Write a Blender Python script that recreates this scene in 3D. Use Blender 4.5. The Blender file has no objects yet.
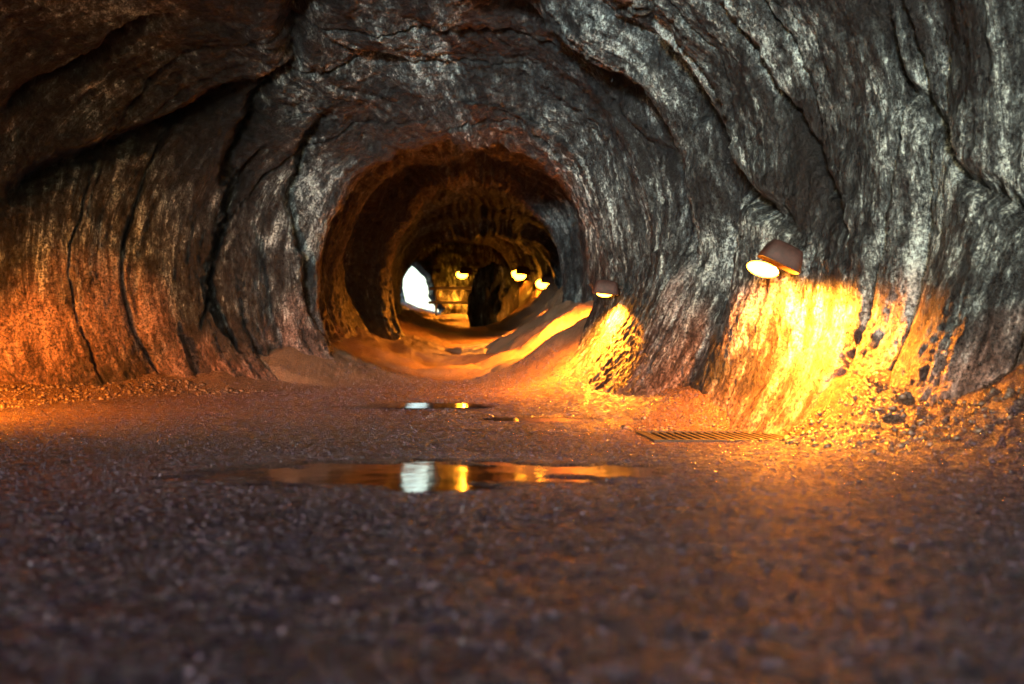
import bpy, math, random, bmesh
import numpy as np
from mathutils import Vector, Matrix
random.seed(3); rng=np.random.default_rng(5)
F=1138.0; HC=0.5; HY=372.0
def W(px,py,d): return Vector(((px-512)/F*d, d, HC+(HY-py)/F*d))
sc=bpy.context.scene
_perm=rng.permutation(256); _perm=np.concatenate([_perm,_perm,_perm])
_g=rng.normal(size=(256,3)); _g/=np.linalg.norm(_g,axis=1)[:,None]
def pn(x,y,z=0.0):
    x,y,z=np.broadcast_arrays(np.asarray(x,float),np.asarray(y,float),np.asarray(z,float))
    xi=np.floor(x).astype(int);yi=np.floor(y).astype(int);zi=np.floor(z).astype(int)
    xf=x-xi;yf=y-yi;zf=z-zi
    xi&=255;yi&=255;zi&=255
    f=lambda a:a*a*a*(a*(a*6-15)+10)
    u=f(xf);v=f(yf);w=f(zf)
    def gr(i,j,k):
        g=_g[_perm[_perm[_perm[(xi+i)&255]+((yi+j)&255)]+((zi+k)&255)]]
        return g[...,0]*(xf-i)+g[...,1]*(yf-j)+g[...,2]*(zf-k)
    a=gr(0,0,0)*(1-u)+gr(1,0,0)*u; b=gr(0,1,0)*(1-u)+gr(1,1,0)*u
    c=gr(0,0,1)*(1-u)+gr(1,0,1)*u; d=gr(0,1,1)*(1-u)+gr(1,1,1)*u
    return ((a*(1-v)+b*v)*(1-w)+(c*(1-v)+d*v)*w)*1.6
def fbm(x,y,z=0.0,o=4):
    r=0;a=1;n=0
    for i in range(o):
        r=r+a*pn(x*2**i+i*7.3,y*2**i+i*3.1,z*2**i+1.7*i);n+=a;a*=.5
    return r/n
def ridge(x,y,z=0.0): return 1-np.clip(np.abs(pn(x,y,z))*2,0,1)
ST=np.array([
[-4,-7.0,5.0,5.6],[2,-7.3,4.6,5.9],[5,-7.3,4.0,5.9],[7,-7.1,3.35,5.8],[8,-7.0,2.92,5.6],[9,-6.9,2.48,5.2],
[10.5,-6.6,2.05,4.8],[11.5,-6.2,1.78,4.5],[12.2,-5.5,1.60,4.25],[12.8,-4.6,1.42,4.0],[13.3,-3.6,1.26,3.78],
[13.8,-2.8,1.08,3.5],[14.1,-2.40,.98,3.40],[14.3,-2.38,1.00,3.40],[14.65,-2.75,1.36,3.9],[15.6,-2.8,1.42,4.0],[16.2,-2.45,1.15,3.72],[16.4,-2.45,1.17,3.72],[16.7,-2.7,1.35,4.0],
[18.4,-2.6,1.15,4.0],[18.9,-2.12,.74,3.60],[19.15,-2.12,.76,3.60],[19.7,-2.5,1.05,4.1],[23,-2.9,1.4,4.4],[27.4,-2.85,1.35,4.25],[28,-2.56,1.10,3.85],
[28.5,-2.9,1.05,4.2],[31,-3.2,.85,4.6],[34,-3.7,.55,4.9],[40,-4.2,.2,5.3],[46,-4.4,.2,5.4]])
seg=np.diff(ST,axis=0)
ds=np.maximum(np.sqrt(seg[:,0]**2+ (np.maximum(np.abs(seg[:,1]),np.abs(seg[:,3]))*.8)**2),.15)
S=np.concatenate([[0],np.cumsum(ds)])
def s_of_d(d): return np.interp(d,ST[:,0],S)
FY=np.array([-300,8.5,10,12,14,16,20,30,40,46,400.]); FZ=np.array([0,0,.05,.2,.35,.5,.8,1.6,2.45,2.75,2.9])
def floorz(d): return np.interp(d,FY,FZ)
def smooth_interp(s,col):
    r=0
    for o,w in ((-.14,.2),(-.07,.2),(0,.2),(.07,.2),(.14,.2)): r=r+w*np.interp(s+o,S,col)
    return r
s0,s1,s2,s3,s4,s5=S[0],s_of_d(6),s_of_d(15),s_of_d(20),s_of_d(29.5),S[-1]
sv=np.concatenate([np.arange(s0,s1,.15),np.arange(s1,s2,.018),np.arange(s2,s3,.035),np.arange(s3,s4,.09),np.arange(s4,s5,.14)])
nt=640
tv=np.linspace(0,1,nt)
def surf(s,t):
    d=smooth_interp(s,ST[:,0]); xl=smooth_interp(s,ST[:,1]); xr=smooth_interp(s,ST[:,2]); zt=smooth_interp(s,ST[:,3])
    fz=floorz(d); H=zt-fz; zc=fz+H*.42
    cx=(xl+xr)/2; w=(xr-xl)/2
    A=.17
    th=np.clip((t-A)/(1-2*A),0,1)*np.pi
    ex=np.where(w>2.4,.82,.95)
    x=cx-w*np.sign(np.cos(th))*np.abs(np.cos(th))**ex
    z=zc+(zt-zc)*np.abs(np.sin(th))**.9
    q=np.clip(np.maximum((A-t),(t-(1-A)))/A,0,1)
    sweep=np.exp(-((d-12.6)/2.0)**2)*(t>.5)
    ins=(np.clip(w*.42,.3,.8)+.40*sweep)*q**(2.2-.5*sweep)
    x=x+np.where(t<.5,1,-1)*ins
    z=z-(zc-fz+.3)*q
    return np.stack([x,d,z],-1)
SS,TT=np.meshgrid(sv,tv,indexing='ij')
P=surf(SS,TT)
e=.03
du=surf(SS+e,TT)-surf(SS-e,TT); dv=surf(SS,np.clip(TT+.004,0,1))-surf(SS,np.clip(TT-.004,0,1))
N=np.cross(du,dv); N/= (np.linalg.norm(N,axis=-1)[...,None]+1e-9)
cxs=(np.interp(SS,S,ST[:,1])+np.interp(SS,S,ST[:,2]))/2
ax=np.stack([cxs,P[...,1],floorz(P[...,1])+1.3],-1)
sg=np.sign(np.sum(N*(P-ax),-1)); N*=sg[...,None]
U=SS; V=TT*11.0
X_,Y_,Z_=P[...,0],P[...,1],P[...,2]
wu=U+.42*fbm(U*.3,V*.30,3.0,2)+.05*pn(U*1.3,V*.7,8.)+.03*pn(U*5,V*3,18.)
apex=np.exp(-((V-5.6)/1.5)**2)*np.clip((U-s_of_d(8.0))/1.5,0,1)
wv=V+.35*fbm(U*.7,V*.7,13.,3)
amp=np.interp(Y_,[0,13,14.6,46],[1,1,.8,.95])
low=np.clip(1-(Z_-floorz(Y_))/1.5,0,1)
amp=amp*(1-.4*low*(X_>0))
mouth=np.exp(-((Y_-12.6)/1.7)**2)*(X_>0)*np.clip(1.6-(Z_-floorz(Y_))/1.3,0,1)
mouth=np.clip(mouth*1.15,0,1)
upl=np.clip((Z_-2.0)/1.5,0,1)*np.clip(-X_/2.5-.2,0,1)
lsm=np.clip(1-(Z_-floorz(Y_))/2.2,0,1)*(X_<-2.2)*(Y_<13.3)
mod=np.clip(.45+1.9*fbm(U*.6,V*.35,30.,2),.02,1.4)
fold=ridge(wu*.62,V*.09,2.0)**1.3
fold2=ridge(wu*1.5,V*.16,5.0)**2
fold3=ridge(wu*4.2,V*.25,9.0)**2
disp=.32*fbm(X_*.5,Y_*.5,Z_*.35,3)*(1-.4*upl)
disp=disp+amp*(1-.75*apex)*(1-.35*lsm)*(.30*(1-.5*upl)*(fold-.4)+.10*mod*(fold2-.4)+.048*(mod+.4*upl)*(fold3-.4)+.022*(mod+.4*upl)*(ridge(wu*11,V*.8,11.)-.5)+.008*(ridge(wu*25,V*2,12.)-.5))
disp=disp+amp*apex*(.18*(ridge(wv*1.3,U*.2,41.)**2-.4)+.09*(ridge(wv*4,U*.4,43.)**2-.4)+.03*(ridge(wv*11,U*1.0,47.)-.5))
dsm=.05*fbm(X_*1.9,Y_*1.9,Z_*.9,3)+(1-.4*lsm)*(.034*fbm(X_*6,Y_*6,Z_*3,3)+.028*np.abs(pn(X_*13,Y_*13,Z_*7))+.022*pn(X_*26,Y_*26,Z_*16))
crk=np.abs(fbm(wu*.7,V*.10,61.,3)); disp=disp+amp*.12*np.exp(-(crk/.014)**2)
FIS=.35*np.exp(-(crk/.012)**2)
Pb=P[::3,::3]; Ub=U[::3,::3]; Vb=V[::3,::3]
bx=512+F*Pb[...,0]/np.maximum(Pb[...,1],.5); by=HY-F*(Pb[...,2]-HC)/np.maximum(Pb[...,1],.5)
valid=(Pb[...,1]>5)&(Pb[...,1]<14.05)
def trace(pts):
    out=[]
    for (a,b) in pts:
        dd=np.where(valid,(bx-a)**2+(by-b)**2,1e9); i=np.unravel_index(np.argmin(dd),dd.shape); out.append((Ub[i],Vb[i]))
    return out
jx=.10*fbm(U*1.4,V*1.4,91.,4)+.03*pn(U*9,V*9,95.); jy=.10*fbm(U*1.4,V*1.4,97.,4)
def crack(pts,depth,wid,ledge=.22,shade_amt=.7,sw=.95):
    global FIS
    L=trace(pts); best=np.full(U.shape,9e9); sgn=np.zeros(U.shape); par=np.zeros(U.shape)
    uu=U+jx; vv=V+jy; n=len(L)-1
    for i in range(n):
        ax_,ay_=L[i]; bx_,by_=L[i+1]; ex,ey=bx_-ax_,by_-ay_; l2=ex*ex+ey*ey+1e-9
        t=np.clip(((uu-ax_)*ex+(vv-ay_)*ey)/l2,0,1)
        d2=(uu-ax_-t*ex)**2+(vv-ay_-t*ey)**2
        cr=(uu-ax_)*ey-(vv-ay_)*ex
        up=d2<best; best=np.where(up,d2,best); sgn=np.where(up,np.sign(cr)*np.sign(ey if abs(ey)>1e-6 else 1),sgn); par=np.where(up,(i+t)/n,par)
    r=np.sqrt(best); k=np.clip(np.minimum(par,1-par)*6+.25,0,1)
    side=(sgn<0)
    FIS=np.maximum(FIS,shade_amt*k*np.exp(-(r/(wid*sw))**2))  # crack shade, painted into the rock colour along each groove
    return k*(depth*np.exp(-(r/wid)**2)-np.where(side,ledge*depth*np.exp(-(r/(wid*4.5))**1.3),-ledge*.35*depth*np.exp(-(r/(wid*4)))))
for a in [([(478,-20),(520,25),(600,66),(645,100),(672,150),(686,210),(692,280)],.5,.27,.3,1.0,1.2),
 ([(640,-40),(668,50),(700,110),(740,170),(792,238)],.26,.08,.2,.8,1.0),
 ([(0,192),(60,168),(120,142),(200,112),(245,85)],.40,.12,.15,1.0,1.1),
 ([(340,-20),(292,60),(252,120),(228,200)],.26,.07),
 ([(0,112),(80,62),(160,10)],.28,.08,.12),
 ([(868,0),(900,90),(955,165),(1012,232)],.14,.05,.2,.5),
 ([(330,105),(300,180),(305,255),(325,330)],.2,.07,.2,.5),
 ([(262,150),(226,230),(222,300),(240,350)],.24,.07,.2,.6),
 ([(500,110),(560,150),(600,205),(615,240)],.22,.06,.2,.5),
 ([(740,0),(780,90),(820,170),(838,235)],.16,.045,.2,.5)]:
    disp=disp+crack(*a)
FIS=FIS*(1-mouth)
disp=disp*(1-.88*mouth)+amp*dsm*(1-.2*mouth)
rim=np.exp(-((SS-s_of_d(14.15))/.25)**2)
disp=np.where(rim>.05,disp*(1-.25*rim),disp)+rim*(.06*pn(V*1.1,0*V,3.3)+.05*pn(V*3.1,0*V,7.3))
P=P+N*disp[...,None]
def grid_mesh(name,P,uv=None,smooth=True):
    a,b=P.shape[:2]
    me=bpy.data.meshes.new(name)
    idx=np.arange(a*b).reshape(a,b)
    q=np.stack([idx[:-1,:-1],idx[1:,:-1],idx[1:,1:],idx[:-1,1:]],-1).reshape(-1,4)
    me.vertices.add(a*b); me.vertices.foreach_set('co',P.reshape(-1).astype(np.float32))
    me.loops.add(q.size); me.loops.foreach_set('vertex_index',q.reshape(-1).astype(np.int32))
    me.polygons.add(len(q)); me.polygons.foreach_set('loop_start',np.arange(0,q.size,4,dtype=np.int32))
    me.polygons.foreach_set('loop_total',np.full(len(q),4,dtype=np.int32))
    me.polygons.foreach_set('use_smooth',np.full(len(q),smooth))
    if uv is not None:
        l=me.uv_layers.new(name='flow'); l.data.foreach_set('uv',uv.reshape(-1,2)[q.reshape(-1)].reshape(-1).astype(np.float32))
    me.update(); me.validate(); return me
def link(me,name,mat=None,parent=None):
    o=bpy.data.objects.new(name,me); sc.collection.objects.link(o)
    if mat: me.materials.append(mat)
    if parent: o.parent=parent
    return o
def newmat(n):
    m=bpy.data.materials.new(n); m.use_nodes=True; nt=m.node_tree
    for x in list(nt.nodes):
        if x.type not in('BSDF_PRINCIPLED','OUTPUT_MATERIAL'): nt.nodes.remove(x)
    return m,nt,nt.nodes['Principled BSDF']
def mapped(nt,src,scale):
    m=nt.nodes.new('ShaderNodeMapping'); m.inputs['Scale'].default_value=scale
    nt.links.new(src,m.inputs['Vector']); return m.outputs[0]
def noise(nt,vec,scale,detail=6,rough=.6,dist=0):
    n=nt.nodes.new('ShaderNodeTexNoise'); n.inputs['Scale'].default_value=scale; n.inputs['Detail'].default_value=detail
    n.inputs['Roughness'].default_value=rough; n.inputs['Distortion'].default_value=dist
    nt.links.new(vec,n.inputs['Vector']); return n.outputs['Fac']
def ramp(nt,fac,st):
    r=nt.nodes.new('ShaderNodeValToRGB'); cr=r.color_ramp
    while len(cr.elements)>1: cr.elements.remove(cr.elements[-1])
    cr.elements[0].position=st[0][0]; cr.elements[0].color=(*st[0][1],1)
    for p,c in st[1:]:
        e=cr.elements.new(p); e.color=(*c,1)
    nt.links.new(fac,r.inputs[0]); return r.outputs[0]
def mix(nt,f,a,b,mode='MIX'):
    m=nt.nodes.new('ShaderNodeMix'); m.data_type='RGBA'; m.blend_type=mode
    for s,i in((f,0),(a,6),(b,7)):
        if isinstance(s,(float,int)): m.inputs[i].default_value=s
        elif isinstance(s,tuple): m.inputs[i].default_value=(*s,1)
        else: nt.links.new(s,m.inputs[i])
    return m.outputs[2]
def math_(nt,op,a,b=0.0):
    m=nt.nodes.new('ShaderNodeMath'); m.operation=op
    for i,s in enumerate((a,b)):
        if isinstance(s,(float,int)): m.inputs[i].default_value=s
        else: nt.links.new(s,m.inputs[i])
    return m.outputs[0]
def bump(nt,h,strength,dist,prev=None):
    b=nt.nodes.new('ShaderNodeBump'); b.inputs['Strength'].default_value=strength; b.inputs['Distance'].default_value=dist
    nt.links.new(h,b.inputs['Height'])
    if prev: nt.links.new(prev,b.inputs['Normal'])
    return b.outputs[0]
g=lambda v:(v,v,v)
def rockmat(name,useuv=True,dark=1.0):
    m,nt,b=newmat(name)
    tc=nt.nodes.new('ShaderNodeTexCoord'); ob=tc.outputs['Object']
    flow=tc.outputs['UV'] if useuv else ob
    sx=nt.nodes.new('ShaderNodeSeparateXYZ'); nt.links.new(ob,sx.inputs[0])
    streak=noise(nt,mapped(nt,flow,(5.5,.45,1)),1.6,6,.8,.5)
    if useuv:
        down=noise(nt,mapped(nt,flow,(.4,5.0,1)),1.6,6,.78,.4)
        sv_=nt.nodes.new('ShaderNodeSeparateXYZ'); nt.links.new(flow,sv_.inputs[0])
        a=math_(nt,'ABSOLUTE',math_(nt,'SUBTRACT',sv_.outputs[1],5.6))
        apx=ramp(nt,math_(nt,'ADD',math_(nt,'MULTIPLY',a,.33),math_(nt,'MULTIPLY',noise(nt,ob,1.2,2,.5),.3)),[(.3,g(1)),(.85,g(0))])
        streak=mix(nt,apx,streak,down)
    blot=noise(nt,ob,.75,3,.55)
    mid=noise(nt,mapped(nt,ob,(1,1,.45)),8,6,.84)
    grain=noise(nt,ob,36,4,.8)
    s=mix(nt,.52,streak,mid)
    s=mix(nt,.26,s,blot)
    c1=ramp(nt,s,[(.445,(.003,.004,.005)),(.49,(.012,.015,.017)),(.535,(.09,.112,.115)),(.583,(.54,.64,.62))])  # grey upper rock, with cool daylight tint put into its pale tones
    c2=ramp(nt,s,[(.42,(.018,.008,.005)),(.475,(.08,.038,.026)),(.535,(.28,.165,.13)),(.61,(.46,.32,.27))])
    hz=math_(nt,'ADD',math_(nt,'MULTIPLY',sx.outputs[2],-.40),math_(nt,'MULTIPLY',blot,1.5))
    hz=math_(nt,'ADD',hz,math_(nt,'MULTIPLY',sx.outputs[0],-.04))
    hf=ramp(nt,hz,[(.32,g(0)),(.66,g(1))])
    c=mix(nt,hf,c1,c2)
    c=mix(nt,1.0,c,ramp(nt,grain,[(.40,g(.15)),(.60,g(1.6))]),'MULTIPLY')
    dk=ramp(nt,math_(nt,'MULTIPLY',sx.outputs[1],.02),[(.280,g(dark)),(.294,g(.36*dark)),(.53,g(.5*dark)),(.58,g(1.2*dark))])  # tunnel shade put into rock colour by depth, lighter at the lamp-lit end
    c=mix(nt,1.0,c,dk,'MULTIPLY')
    if useuv:
        at=nt.nodes.new('ShaderNodeAttribute'); at.attribute_name='fissure_shade'
        c=mix(nt,math_(nt,'MULTIPLY',at.outputs['Fac'],.96),c,(.003,.003,.003))  # painted shade: base colour goes near black inside cracks
    nt.links.new(c,b.inputs['Base Color'])
    nt.links.new(ramp(nt,grain,[(.3,g(.22)),(.7,g(.6))]),b.inputs['Roughness'])
    n1=bump(nt,s,.75,.08); n2=bump(nt,mid,.65,.045,n1); n3=bump(nt,grain,1.0,.04,n2)
    nt.links.new(n3,b.inputs['Normal'])
    return m
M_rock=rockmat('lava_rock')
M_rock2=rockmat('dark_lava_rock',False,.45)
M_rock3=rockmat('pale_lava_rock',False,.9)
def groundmat():
    m,nt,b=newmat('wet_gravel_ground')
    tc=nt.nodes.new('ShaderNodeTexCoord'); ob=tc.outputs['Object']
    n=noise(nt,ob,1.6,5,.75); f=noise(nt,ob,95,4,.75)
    wet=noise(nt,mapped(nt,ob,(1,.6,1)),11,5,.75)
    vo=nt.nodes.new('ShaderNodeTexVoronoi'); vo.inputs['Scale'].default_value=110; nt.links.new(ob,vo.inputs['Vector'])
    c=ramp(nt,f,[(.38,(.003,.0025,.009)),(.52,(.020,.014,.048)),(.66,(.10,.08,.22))])  # near gravel: violet skylight sheen put into the base colour
    cv=mix(nt,1.0,c,vo.outputs['Color'],'MULTIPLY')
    c=mix(nt,.5,c,cv)
    sy=nt.nodes.new('ShaderNodeSeparateXYZ'); nt.links.new(ob,sy.inputs[0])
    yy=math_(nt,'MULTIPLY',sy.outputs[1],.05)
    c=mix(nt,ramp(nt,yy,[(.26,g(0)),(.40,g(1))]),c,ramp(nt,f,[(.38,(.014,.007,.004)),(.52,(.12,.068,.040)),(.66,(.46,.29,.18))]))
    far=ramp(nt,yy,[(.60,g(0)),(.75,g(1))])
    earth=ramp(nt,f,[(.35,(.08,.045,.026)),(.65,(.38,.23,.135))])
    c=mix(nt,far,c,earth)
    c=mix(nt,1.0,c,ramp(nt,n,[(.3,g(.65)),(.7,g(1.25))]),'MULTIPLY')
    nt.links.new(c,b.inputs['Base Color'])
    ro=ramp(nt,wet,[(.40,g(.17)),(.6,g(.32))])
    ro=mix(nt,far,ro,g(.36))
    nt.links.new(ro,b.inputs['Roughness'])
    n2=bump(nt,vo.outputs['Distance'],1.0,.018); n3=bump(nt,f,1.0,.016,n2)
    nt.links.new(n3,b.inputs['Normal']); return m
M_ground=groundmat()
def stonemat(name,cols,r):
    m,nt,b=newmat(name)
    tc=nt.nodes.new('ShaderNodeTexCoord'); ob=tc.outputs['Object']
    nt.links.new(ramp(nt,noise(nt,ob,14,4,.6),[(.3,cols[0]),(.5,cols[1]),(.7,cols[2])]),b.inputs['Base Color'])
    b.inputs['Roughness'].default_value=r
    nt.links.new(bump(nt,noise(nt,ob,60,3,.6),.5,.008),b.inputs['Normal']); return m
M_stone=stonemat('wet_stone',[(.012,.009,.018),(.04,.032,.055),(.14,.11,.17)],.10)
M_rub=stonemat('lava_rubble_stone',[(.02,.012,.008),(.07,.045,.03),(.20,.13,.09)],.4)
def watermat(name,rough,bs):
    m,nt_,b=newmat(name)
    b.inputs['Base Color'].default_value=(.008,.005,.004,1); b.inputs['Roughness'].default_value=rough; b.inputs['IOR'].default_value=1.4
    b.inputs['Specular IOR Level'].default_value=.8
    tc=nt_.nodes.new('ShaderNodeTexCoord'); nt_.links.new(bump(nt_,noise(nt_,mapped(nt_,tc.outputs['Object'],(3,3,3)),1,3),bs,.012),b.inputs['Normal'])
    return m
M_water=watermat('puddle_water',.08,.3); M_film=watermat('thin_water_film',.08,.1)
def metal(name,col,rough,met=.6):
    m,nt,b=newmat(name); tc=nt.nodes.new('ShaderNodeTexCoord')
    f=noise(nt,tc.outputs['Object'],18,5,.65)
    nt.links.new(ramp(nt,f,[(.35,tuple(x*.45 for x in col)),(.65,col)]),b.inputs['Base Color'])
    b.inputs['Roughness'].default_value=rough; b.inputs['Metallic'].default_value=met; return m
M_hood=metal('weathered_brown_metal',(.045,.018,.014),.7,.1)
M_steel=metal('dark_steel',(.022,.018,.016),.7,.1)
M_rail=metal('galvanised_steel',(.85,.85,.85),.4,.0)
m,nt_,b=newmat('glowing_bulb'); M_bulb=m
b.inputs['Base Color'].default_value=(1,.7,.3,1); b.inputs['Emission Color'].default_value=(1,.33,.016,1); b.inputs['Emission Strength'].default_value=45
me=grid_mesh('cave_rock',P,np.stack([U,V],-1))
at=me.attributes.new('fissure_shade','FLOAT','POINT'); at.data.foreach_set('value',np.clip(FIS,0,1).reshape(-1).astype(np.float32))
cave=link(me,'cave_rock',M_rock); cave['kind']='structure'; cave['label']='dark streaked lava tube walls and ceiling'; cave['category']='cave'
# ---------------------------------------------------------------- ground
def wallx(d):
    s=s_of_d(d); xl=np.interp(s,S,ST[:,1]); xr=np.interp(s,S,ST[:,2]); w=(xr-xl)/2
    ins=np.clip(w*.42,.3,.8)*.75
    return xl+ins,xr-ins
GX,GY,GW,GD=1.56,8.8,.52,.62
PUD=[(-.52,5.75,1.0,.78,.0,0),(.46,5.85,.34,.42,.0,0),(-.92,11.6,.55,.34,None,.046),(.25,10.3,.50,.26,None,.049)]
def groundz(x,y):
    z=floorz(y)
    for o in (-.8,.8): z=z+floorz(y+o)
    z=z/3
    xl,xr=wallx(np.clip(y,-4,46))
    inside=(y>-4)&(y<46)
    bl=np.clip(1-(x-xl),0,1.4); br=np.clip(1-(xr-x),0,1.4)
    n=fbm(x*1.3,y*1.3,4.,4)
    rk=np.interp(y,[6,8.5,10.5,12,14.5,30],[.26,.24,.16,.16,.34,.42])
    bank=np.where(y>13.5,.2,.09)*bl**2*(1+.4*n)+rk*br**1.9*(1+.5*n)
    gx=np.maximum(np.maximum(np.abs(x-GX)-GW-.06,0)/.35,np.maximum(np.abs(y-GY)-GD-.06,0)/.5)
    calm=np.clip(gx,0,1)
    z=z*calm+np.where(inside,bank*calm,0)
    rough=fbm(x*4,y*4,1.,4)
    edge=np.clip(bl+br,0,1)*np.interp(y,[9,11],[1,.55])
    dtl=.03*fbm(x*.8,y*.8,2.,3)*np.where(y<8,.5,1)+.012*rough*(1+3.5*edge)+.005*pn(x*16,y*16,3.)+.005*pn(x*36,y*36,7.)+.05*edge*np.abs(pn(x*6,y*6,5.))+.035*edge*np.abs(pn(x*15,y*15,5.))
    for cx,cy,rx,ry,lv,tl in PUD:
        r=np.sqrt(((x-cx)/rx)**2+((y-cy)/ry)**2); calm=np.minimum(calm,np.clip((r-1.0)/1.2,.12,1))
    z=z+dtl*calm
    tr=np.clip((y-13.5)/1.5,0,1)
    z=z+tr*(.12*(ridge(y*.5+.25*x*x*.3+.3*n,x*.12,6.)**3)+.13*(1/(1+np.exp(-(x-xr+.85+.2*np.sin(y*.9))*16)))+.10*(1/(1+np.exp(-(x-xr+.45+.15*np.sin(y*.7+1))*18)))+.09*(1/(1+np.exp((x-xl-.7+.2*np.sin(y*.8))*14))))
    for cx,cy,rx,ry,lv,tl in PUD:
        r=np.sqrt(((x-cx)/rx)**2+((y-cy)/ry)**2)+(1.0 if tl==0 else .35)*fbm(x*2.0,y*3.4,9.,4)
        m_=np.clip((1.15-r)/.42,0,1); m_=m_*m_*(3-2*m_)
        l=(lv if lv is not None else float(floorz(cy)))+tl*(y-cy)
        z=z*(1-m_)+(l-.03+.012*rough)*m_
    pit=(np.abs(x-GX)<GW-.03)&(np.abs(y-GY)<GD-.03)
    z=np.where(pit,-.25,z)
    return z
def axis(parts):
    return np.unique(np.concatenate([np.arange(a,b,c) for a,b,c in parts]))
xs=axis([(-300,-60,40),(-60,-8,6),(-8,-4.5,.10),(-4.5,-2.5,.035),(-2.5,2.6,.018),(2.6,4.6,.03),(4.6,8,.3),(8,60,6),(60,301,40)])
ys=axis([(-300,-20,40),(-20,0,2),(0,1.4,.1),(1.4,6.8,.02),(6.8,10,.022),(10,15,.035),(15,30,.07),(30,48,.25),(48,80,4),(80,401,40)])
X,Y=np.meshgrid(xs,ys,indexing='ij')
Z=groundz(X,Y)
gm=grid_mesh('ground',np.stack([X,Y,Z],-1))
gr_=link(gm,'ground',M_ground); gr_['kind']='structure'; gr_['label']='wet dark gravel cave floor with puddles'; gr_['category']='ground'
def blob(cx,cy,rx,ry,z,tl,name,seed):
    bm=bmesh.new(); c=[]
    for i in range(96):
        a=i/96*2*math.pi; k=1.45+.1*math.sin(3*a+seed)+.06*math.sin(7*a+seed*2)
        c.append(bm.verts.new((cx+rx*k*math.cos(a),cy+ry*k*math.sin(a),z+tl*ry*k*math.sin(a))))
    bm.faces.new(c); me=bpy.data.meshes.new(name); bm.to_mesh(me); bm.free()
    o=link(me,name,M_film if tl>0 else M_water); o['kind']='structure'; o['label']='shallow still puddle reflecting lamps on gravel'; o['category']='puddle'
for i,(cx,cy,rx,ry,lv,tl) in enumerate(PUD):
    blob(cx,cy,rx,ry,(lv if lv is not None else float(floorz(cy))+.008)-.010+.0006*i,tl,'puddle',i*1.7)
# ---------------------------------------------------------------- stones
def icos():
    bm=bmesh.new(); bmesh.ops.create_icosphere(bm,subdivisions=1,radius=1); v=np.array([x.co[:] for x in bm.verts]); f=np.array([[q.index for q in p.verts] for p in bm.faces]); bm.free(); return v,f
iv,jf=icos()
def stones(name,pts,sizes,mat):
    n=len(pts)
    sc_=rng.uniform(.55,1.3,(n,1,3))*sizes[:,None,None]; sc_[:,:,2]*=.7
    jit=1+rng.uniform(-.33,.33,(n,12,1))
    v=iv[None]*jit*sc_
    a=rng.uniform(0,6.28,n); ca,sa=np.cos(a)[:,None],np.sin(a)[:,None]
    v=np.stack([v[...,0]*ca-v[...,1]*sa,v[...,0]*sa+v[...,1]*ca,v[...,2]],-1)+pts[:,None,:]
    f=(jf[None]+12*np.arange(n)[:,None,None]).reshape(-1,3)
    me=bpy.data.meshes.new(name); me.vertices.add(n*12); me.vertices.foreach_set('co',v.reshape(-1).astype(np.float32))
    me.loops.add(f.size); me.loops.foreach_set('vertex_index',f.reshape(-1).astype(np.int32))
    me.polygons.add(len(f)); me.polygons.foreach_set('loop_start',np.arange(0,f.size,3,dtype=np.int32)); me.polygons.foreach_set('loop_total',np.full(len(f),3,dtype=np.int32))
    me.update(); me.validate(); o=link(me,name,mat); o['kind']='stuff'; return o
def notpud(x,y):
    ok=np.ones(len(x),bool)
    for cx,cy,rx,ry,lv,tl in PUD: ok&=(((x-cx)/rx)**2+((y-cy)/ry)**2)>1.2
    ok&=~((np.abs(x-GX)<.58)&(np.abs(y-GY)<.68)); return ok
n=80000
y=1.3+13*rng.random(n)**.85; x=(rng.random(n)-.5)*(y*1.0+.4)
ok=notpud(x,y); x=x[ok];y=y[ok]
xl,xr=wallx(y); ok=(x>xl-.1)&(x<xr+.1); x=x[ok];y=y[ok]
sz=.002+.005*rng.random(len(x))**4+.0014*y/3
o=stones('gravel',np.stack([x,y,groundz(x,y)],-1),sz,M_stone); o['label']='loose wet gravel scattered on cave floor'; o['category']='gravel'
n=7500
y=6.5+6.5*rng.random(n); xl,xr=wallx(y); side=rng.random(n)<.6
side&=(y<9.9)
off=rng.random(n)**1.5*1.0
x=np.where(side,xr+.25-off,xl-.2+off)
ok=notpud(x,y); x=x[ok];y=y[ok]
sz=.005+.028*rng.random(len(x))**5
o=stones('rubble',np.stack([x,y,groundz(x,y)+sz*.1],-1),sz,M_rub); o['label']='rough fallen lava rubble along wall foot'; o['category']='rubble'
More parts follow.
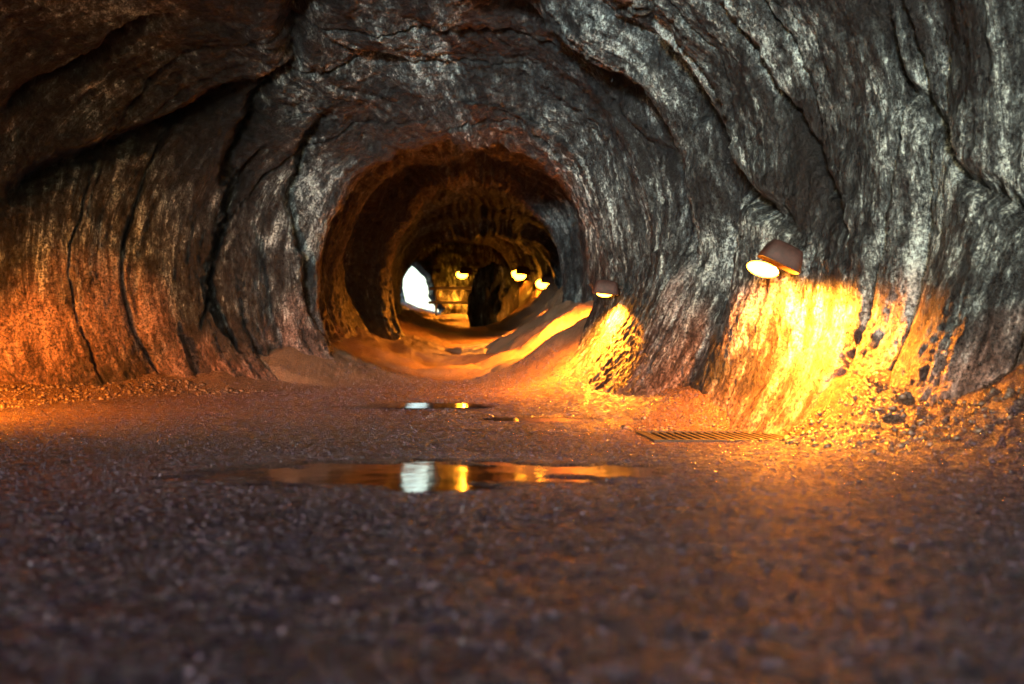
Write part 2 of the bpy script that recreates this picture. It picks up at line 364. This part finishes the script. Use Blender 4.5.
# ---------------------------------------------------------------- lamps
def bmobj(name,fn,mat,parent,smooth=False,bev=0):
    bm=bmesh.new(); fn(bm)
    bmesh.ops.recalc_face_normals(bm,faces=bm.faces[:])
    me=bpy.data.meshes.new(name); bm.to_mesh(me); bm.free()
    if smooth:
        for p in me.polygons: p.use_smooth=True
    return link(me,name,mat,parent)
def box(bm,c,s):
    bmesh.ops.create_cube(bm,size=1.0,matrix=Matrix.Translation(c)@Matrix.Diagonal((*s,1)))
def cyl(bm,a,b_,r,seg=12):
    a=Vector(a);b_=Vector(b_);d=b_-a
    bmesh.ops.create_cone(bm,cap_ends=True,segments=seg,radius1=r,radius2=r,depth=d.length,matrix=Matrix.Translation((a+b_)/2)@d.to_track_quat('Z','Y').to_matrix().to_4x4())
def make_lamp(loc,tilt,watts,aim=(.1,.05,-1),arm=.45,flip=1,size=1.0,bulb_off=.10,cone=172,blend=1.0,br_=.045,lz=-.17,lx=None,bs=1.5,army=.12):
    e=bpy.data.objects.new('wall_lamp',None); sc.collection.objects.link(e); e.location=loc
    def hood(bm):
        prof=[(.09,.07,.10),(.125,.10,.085),(.145,.12,.04),(.17,.145,-.07)]
        for ins in (0,.008):
            rings=[]
            for (wx,wy,z) in prof:
                r=[]
                for k in range(28):
                    a=k/28*2*math.pi; c_,s_=math.cos(a),math.sin(a)
                    r.append(bm.verts.new(((wx-ins)*math.copysign(abs(c_)**.4,c_),(wy-ins)*math.copysign(abs(s_)**.4,s_),z-ins)))
                rings.append(r)
            for i in range(len(rings)-1):
                for k in range(28): bm.faces.new((rings[i][k],rings[i][(k+1)%28],rings[i+1][(k+1)%28],rings[i+1][k]))
            bm.faces.new(rings[0])
            if ins==0: outer=rings[-1]
            else:
                for k in range(28): bm.faces.new((outer[k],outer[(k+1)%28],rings[-1][(k+1)%28],rings[-1][k]))
    h=bmobj('lamp_shade',hood,M_hood,e,True); h.rotation_euler=(math.radians(4),math.radians(tilt),0)
    def bulb(bm):
        bmesh.ops.create_uvsphere(bm,u_segments=24,v_segments=14,radius=br_)
        for v in bm.verts: v.co.x*=bs
    bo=bmobj('bulb',bulb,M_bulb,e,True); bo.location=(-bulb_off*flip,-.02,-.065-.25*bulb_off); bo.rotation_euler=(0,math.radians(tilt*.6),0)
    def br(bm):
        cyl(bm,(.04*flip,.05,.03),(arm*flip,army,-.02),.016)
    bmobj('bracket',br,M_steel,e,False)
    L=bpy.data.lights.new('lamp_light','SPOT'); L.energy=watts; L.color=(1,.26,.015); L.shadow_soft_size=.05
    L.spot_size=math.radians(cone); L.spot_blend=blend
    lo=bpy.data.objects.new('lamp_light',L); sc.collection.objects.link(lo); lo.parent=e; lo.location=((-bulb_off*.6*flip if lx is None else lx),-.02,lz)
    lo.rotation_euler=Vector(aim).to_track_quat('-Z','Y').to_euler()
    e['category']='wall lamp'; e['group']='lit lamps along the cave wall'
    e['label']='glowing orange hooded lamp mounted on streaked rock wall'
    e.scale=(size,)*3
    return e
make_lamp(W(783,256,8.9),26,5600,aim=(.14,.12,-1),bulb_off=.16,br_=.058,lz=-.10,lx=-.04,bs=2.2,arm=.22,army=.5,cone=172)
make_lamp(W(606,288,12.9),6,3800,size=.9,bulb_off=.02,aim=(-.1,.0,-1),br_=.045,lz=-.13,bs=2.2,cone=150)
make_lamp(W(466,271,41.2),5,2200,size=1.5,aim=(0,-.1,-.6),br_=.09)
make_lamp(W(523,271,33.3),5,3400,size=1.35,aim=(.0,.4,-.7),br_=.11)
make_lamp(W(548,280,29.6),10,4200,size=1.2,aim=(-.1,.2,-.7),br_=.11)
make_lamp(Vector((-5.75,9.7,1.25)),-25,3300,aim=(.3,.6,-.9),flip=-1,arm=.9,cone=172)
make_lamp(Vector((1.25,22.8,2.3)),10,8500,aim=(-.4,-.2,-1),cone=145)
make_lamp(Vector((1.36,15.35,1.72)),10,6800,aim=(-.25,.3,-1),cone=140,lx=-.32,bulb_off=0)
# ---------------------------------------------------------------- grate
e=bpy.data.objects.new('drain_grate',None); sc.collection.objects.link(e); e.location=(GX,GY,-.012)
def fr(bm):
    box(bm,(0,GD-.01,0),(GW*2+.04,.05,.05)); box(bm,(0,-GD+.01,0),(GW*2+.04,.05,.05)); box(bm,(GW-.005,0,0),(.05,GD*2-.07,.05)); box(bm,(-GW+.005,0,0),(.05,GD*2-.07,.05))
bmobj('frame',fr,M_steel,e)
def bars(bm):
    for i in range(16): box(bm,(-.462+i*.0616,0,.006),(.022,GD*2-.074,.03))
    for k in range(5): box(bm,(0,-.4+.2*k,-.018),(GW*2-.062,.014,.017))
bmobj('bars',bars,M_steel,e)
e['label']='rectangular dark steel drain grate set in wet gravel'; e['category']='drain grate'
# ---------------------------------------------------------------- far rail
p0=W(436,300,37.5); e=bpy.data.objects.new('guard_rail',None); sc.collection.objects.link(e); fz=float(floorz(37.5)); e.location=(p0.x,37.5,fz)
LN=1.35
def posts(x):
    def f(bm): cyl(bm,(x,0,-.15),(x,0,1.05),.04)
    return f
for x_ in (0,LN): bmobj('post',posts(x_),M_rail,e,True)
for z_ in (.55,1.02):
    bmobj('rail',lambda bm,z_=z_: cyl(bm,(-.25,-.055,z_),(LN+.1,-.055,z_),.05),M_rail,e,True)
e['label']='grey tubular metal guard rail near bright cave exit'; e['category']='railing'
# ---------------------------------------------------------------- rock mass and far end wall
def boulder():
    a,b_=90,110
    ph=np.linspace(0.02,np.pi*.75,a)[:,None]*np.ones((1,b_)); an=np.linspace(0,2*np.pi,b_)[None,:]*np.ones((a,1))
    x=np.sin(ph)**.8*np.cos(an); y=np.sin(ph)**.8*np.sin(an); zz=np.cos(ph)
    dn=1+.55*fbm(x*1.1+4,y*1.1,zz*.9,3)+.14*fbm(x*5,y*5,zz*2,3)
    return np.stack([x*.62*dn-.5,y*.6*dn+30,zz*1.15*dn+2.0],-1)
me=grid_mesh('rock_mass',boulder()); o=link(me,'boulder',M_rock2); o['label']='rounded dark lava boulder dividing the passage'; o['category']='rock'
def endwall():
    a,b_=140,200
    t=np.linspace(0,1,a)[:,None]*np.ones((1,b_)); zz=np.linspace(1.5,6.5,b_)[None,:]*np.ones((a,1))
    xl=-2.85-1.15*np.clip((zz-2.9)/2.3,0,1)-1.6*np.clip((zz-5.2)/.4,0,1)+.40*fbm(zz*1.4,0*zz,3.,3)+.22*pn(zz*3.4,0*zz,6.)
    x=xl+t*(4.5-xl); y=43-1.8*(1-t)**2+.9*fbm(x*.7,zz*.5,1.,4)+.2*fbm(x*3,zz*1.5,8.,3)
    y=y+np.where(t<.04,(.04-t)*40,0)
    return np.stack([x,y,zz],-1)
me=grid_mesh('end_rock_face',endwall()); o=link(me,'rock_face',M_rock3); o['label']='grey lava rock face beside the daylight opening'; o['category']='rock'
# ---------------------------------------------------------------- world and sun
w=bpy.data.worlds.new('World'); sc.world=w; w.use_nodes=True; wn=w.node_tree
bg=wn.nodes['Background']; sk=wn.nodes.new('ShaderNodeTexSky'); sk.sky_type='NISHITA'; sk.sun_disc=False
sk.sun_elevation=math.radians(12); sk.sun_rotation=math.radians(195); sk.dust_density=2; sk.air_density=1.0
wn.links.new(sk.outputs[0],bg.inputs[0]); bg.inputs[1].default_value=.5
L=bpy.data.lights.new('sun','SUN'); L.energy=5.0; L.angle=math.radians(7); L.color=(.80,.95,.98)
so=bpy.data.objects.new('sun',L); sc.collection.objects.link(so)
dirv=Vector((.22,1,-.02)).normalized(); so.rotation_euler=dirv.to_track_quat('-Z','Y').to_euler()
# ---------------------------------------------------------------- camera
c=bpy.data.cameras.new('camera'); co=bpy.data.objects.new('camera',c); sc.collection.objects.link(co); sc.camera=co
c.sensor_width=36; c.lens=36*F/1024; co.location=(0,0,HC); co.rotation_euler=(math.radians(90)+math.atan(30/F),0,0)
c.clip_end=2000; c.clip_start=.05
c.dof.use_dof=True; c.dof.focus_distance=11; c.dof.aperture_fstop=1.6
sc.view_settings.view_transform='Standard'; sc.view_settings.look='None'; sc.view_settings.exposure=0
